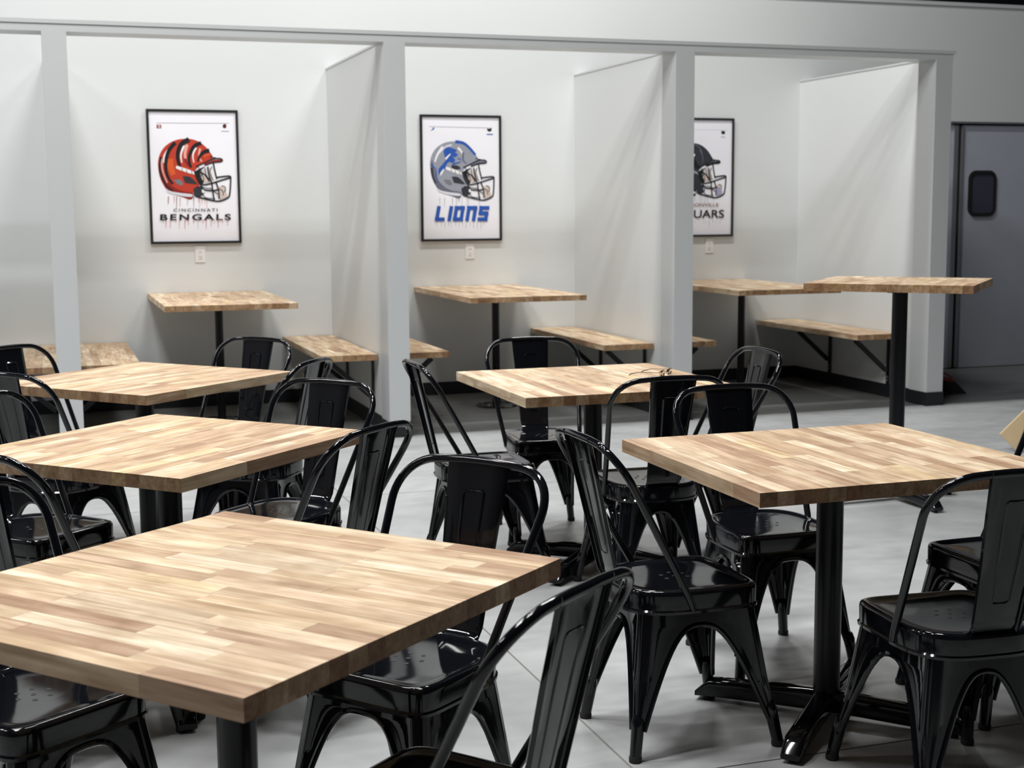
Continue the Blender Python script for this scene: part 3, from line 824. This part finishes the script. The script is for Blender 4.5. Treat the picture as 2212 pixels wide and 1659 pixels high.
p.build('helmet_picture', e3, -0.0125)
text_part('lettering', 'JACKSONVILLE', (300, 1030, 830, 1078), f1, 'brown', e3, -0.0170, 0.004)
text_part('lettering', 'JAGUARS', (235, 1105, 905, 1225), f1, 'black', e3, -0.0172, 0.012)

# ------------------------------------------------------------------ outlets
for (ox, oz), w in zip(((1.0755, 1.108), (3.106, 1.0985), (5.140, 1.1105)), ('orange tiger-striped', 'silver and blue', 'dark')):
    e = tag(empty('wall_outlet', (ox, D, oz)), 'white wall outlet just below the %s helmet print' % w, 'outlet', 'outlets below the prints')
    MB().box((-0.0355, -0.006, -0.058), (0.0355, -0.0002, 0.058)).build('plate', M_PLASTIC, e, bevel=0.0015)
    ins = MB().box((-0.0168, -0.0085, -0.034), (0.0168, -0.005, 0.034)).build('receptacle', M_PLASTIC, e)
    for zz in (0.018, -0.018):
        MB().box((-0.0075, -0.0092, zz-0.004), (-0.005, -0.008, zz+0.005)).box((0.005, -0.0092, zz-0.004), (0.0075, -0.008, zz+0.005)).box((-0.002, -0.0092, zz-0.011), (0.002, -0.008, zz-0.007)).build('slots', M_SLOT, ins)

# ------------------------------------------------------------------ eyeglasses on the middle table
g = tag(empty('eyeglasses', (2.345, 5.055, ZT), math.radians(42)), 'pair of thin-framed eyeglasses lying on the middle table', 'eyeglasses')
def lens_path(cx, n=20):
    return [(cx+0.025*math.copysign(abs(math.cos(a))**.7, math.cos(a)), 0.004*abs(math.cos(a)), 0.0155+0.0125*math.copysign(abs(math.sin(a))**.7, math.sin(a))) for a in [2*math.pi*k/n for k in range(n)]]
for cx in (-0.035, 0.035):
    r = MB().tube(lens_path(cx), 0.0008, 6, True).build('rim', M_WIRE, g, True)
    MB().rings([[(a, b-0.0006, c) for a, b, c in lens_path(cx)], [(a, b+0.0006, c) for a, b, c in lens_path(cx)]]).build('lens', M_GLASS, r)
    s_ = 1 if cx > 0 else -1
    MB().tube([(s_*0.060, 0.004, 0.020), (s_*0.067, 0.008, 0.020), (s_*0.068, 0.05, 0.019), (s_*0.066, 0.095, 0.017), (s_*0.063, 0.125, 0.010), (s_*0.060, 0.137, 0.003)], [.0012, .0012, .0012, .0014, .0022, .0022], 6).build('temple', M_WIRE, g, True)
MB().tube([(-0.010, 0.002, 0.019), (0, 0, 0.022), (0.010, 0.002, 0.019)], 0.0012, 6).build('bridge', M_WIRE, g, True)

# ------------------------------------------------------------------ broom behind the end post, board at the right edge
br = tag(empty('broom', (6.47, 8.90, 0), 0.0), 'angled broom with black bristles and red head standing behind the end post', 'broom')
bb = MB()
bb.rings([[(-0.17, -0.035, 0.0), (0.150, -0.035, 0.0), (0.150, 0.035, 0.0), (-0.17, 0.035, 0.0)], [(-0.13, -0.022, 0.085), (0.062, -0.022, 0.085), (0.062, 0.022, 0.085), (-0.13, 0.022, 0.085)], [(-0.12, -0.018, 0.125), (0.035, -0.018, 0.105), (0.035, 0.018, 0.105), (-0.12, 0.018, 0.125)]])
bb.build('bristles', M_BRISTLE, br)
hb = MB(); hb.rings([[(-0.125, -0.02, 0.118), (0.045, -0.02, 0.092), (0.045, 0.02, 0.092), (-0.125, 0.02, 0.118)], [(-0.12, -0.017, 0.145), (0.03, -0.017, 0.118), (0.03, 0.017, 0.118), (-0.12, 0.017, 0.145)]])
hd_ = hb.build('broom_head', M_RED, br)
MB().tube([(0.045, 0, 0.10), (0.02, 0, 0.135), (-0.03, 0, 0.160), (-0.09, 0, 0.175)], 0.006, 8).build('guard', M_RED, br, True)
MB().tube([(-0.085, 0, 0.130), (-0.33, 0.02, 1.25)], 0.011, 10).build('handle', M_IRON, br, True)

bd = tag(empty('sign_board', (5.30, 6.62, 0)), 'tilted tan wooden board on a black metal leg at the right edge', 'board')
# board stands on its lower corner, leaning on the leg
rv = Vector((math.cos(YAW), -math.sin(YAW), 0)); bk = Vector((math.sin(YAW), math.cos(YAW), 0))
def bp_(a, h, dep): return rv*a + bk*(dep+h*0.35) + Vector((0, 0, h))
q = [bp_(0.0, 0.004, 0), bp_(-0.088, 0.098, 0), bp_(0.26, 0.40, 0), bp_(0.348, 0.306, 0)]
q2 = [v+bk*0.016+Vector((0, 0, 0.0)) for v in q]
MB().rings([q, q2]).build('panel', M_TAN, bd)
lg = MB().tube([bp_(-0.004, 0.0, -0.03)+Vector((0, 0, 0.012)), bp_(0.10, 0.22, -0.022)], 0.011, 8)
lg.build('leg', M_IRON, bd, True)
lg = MB().tube([bp_(0.30, 0.0, 0.25)+Vector((0, 0, 0.012)), bp_(0.2, 0.30, 0.03)], 0.011, 8)
lg.build('leg', M_IRON, bd, True)
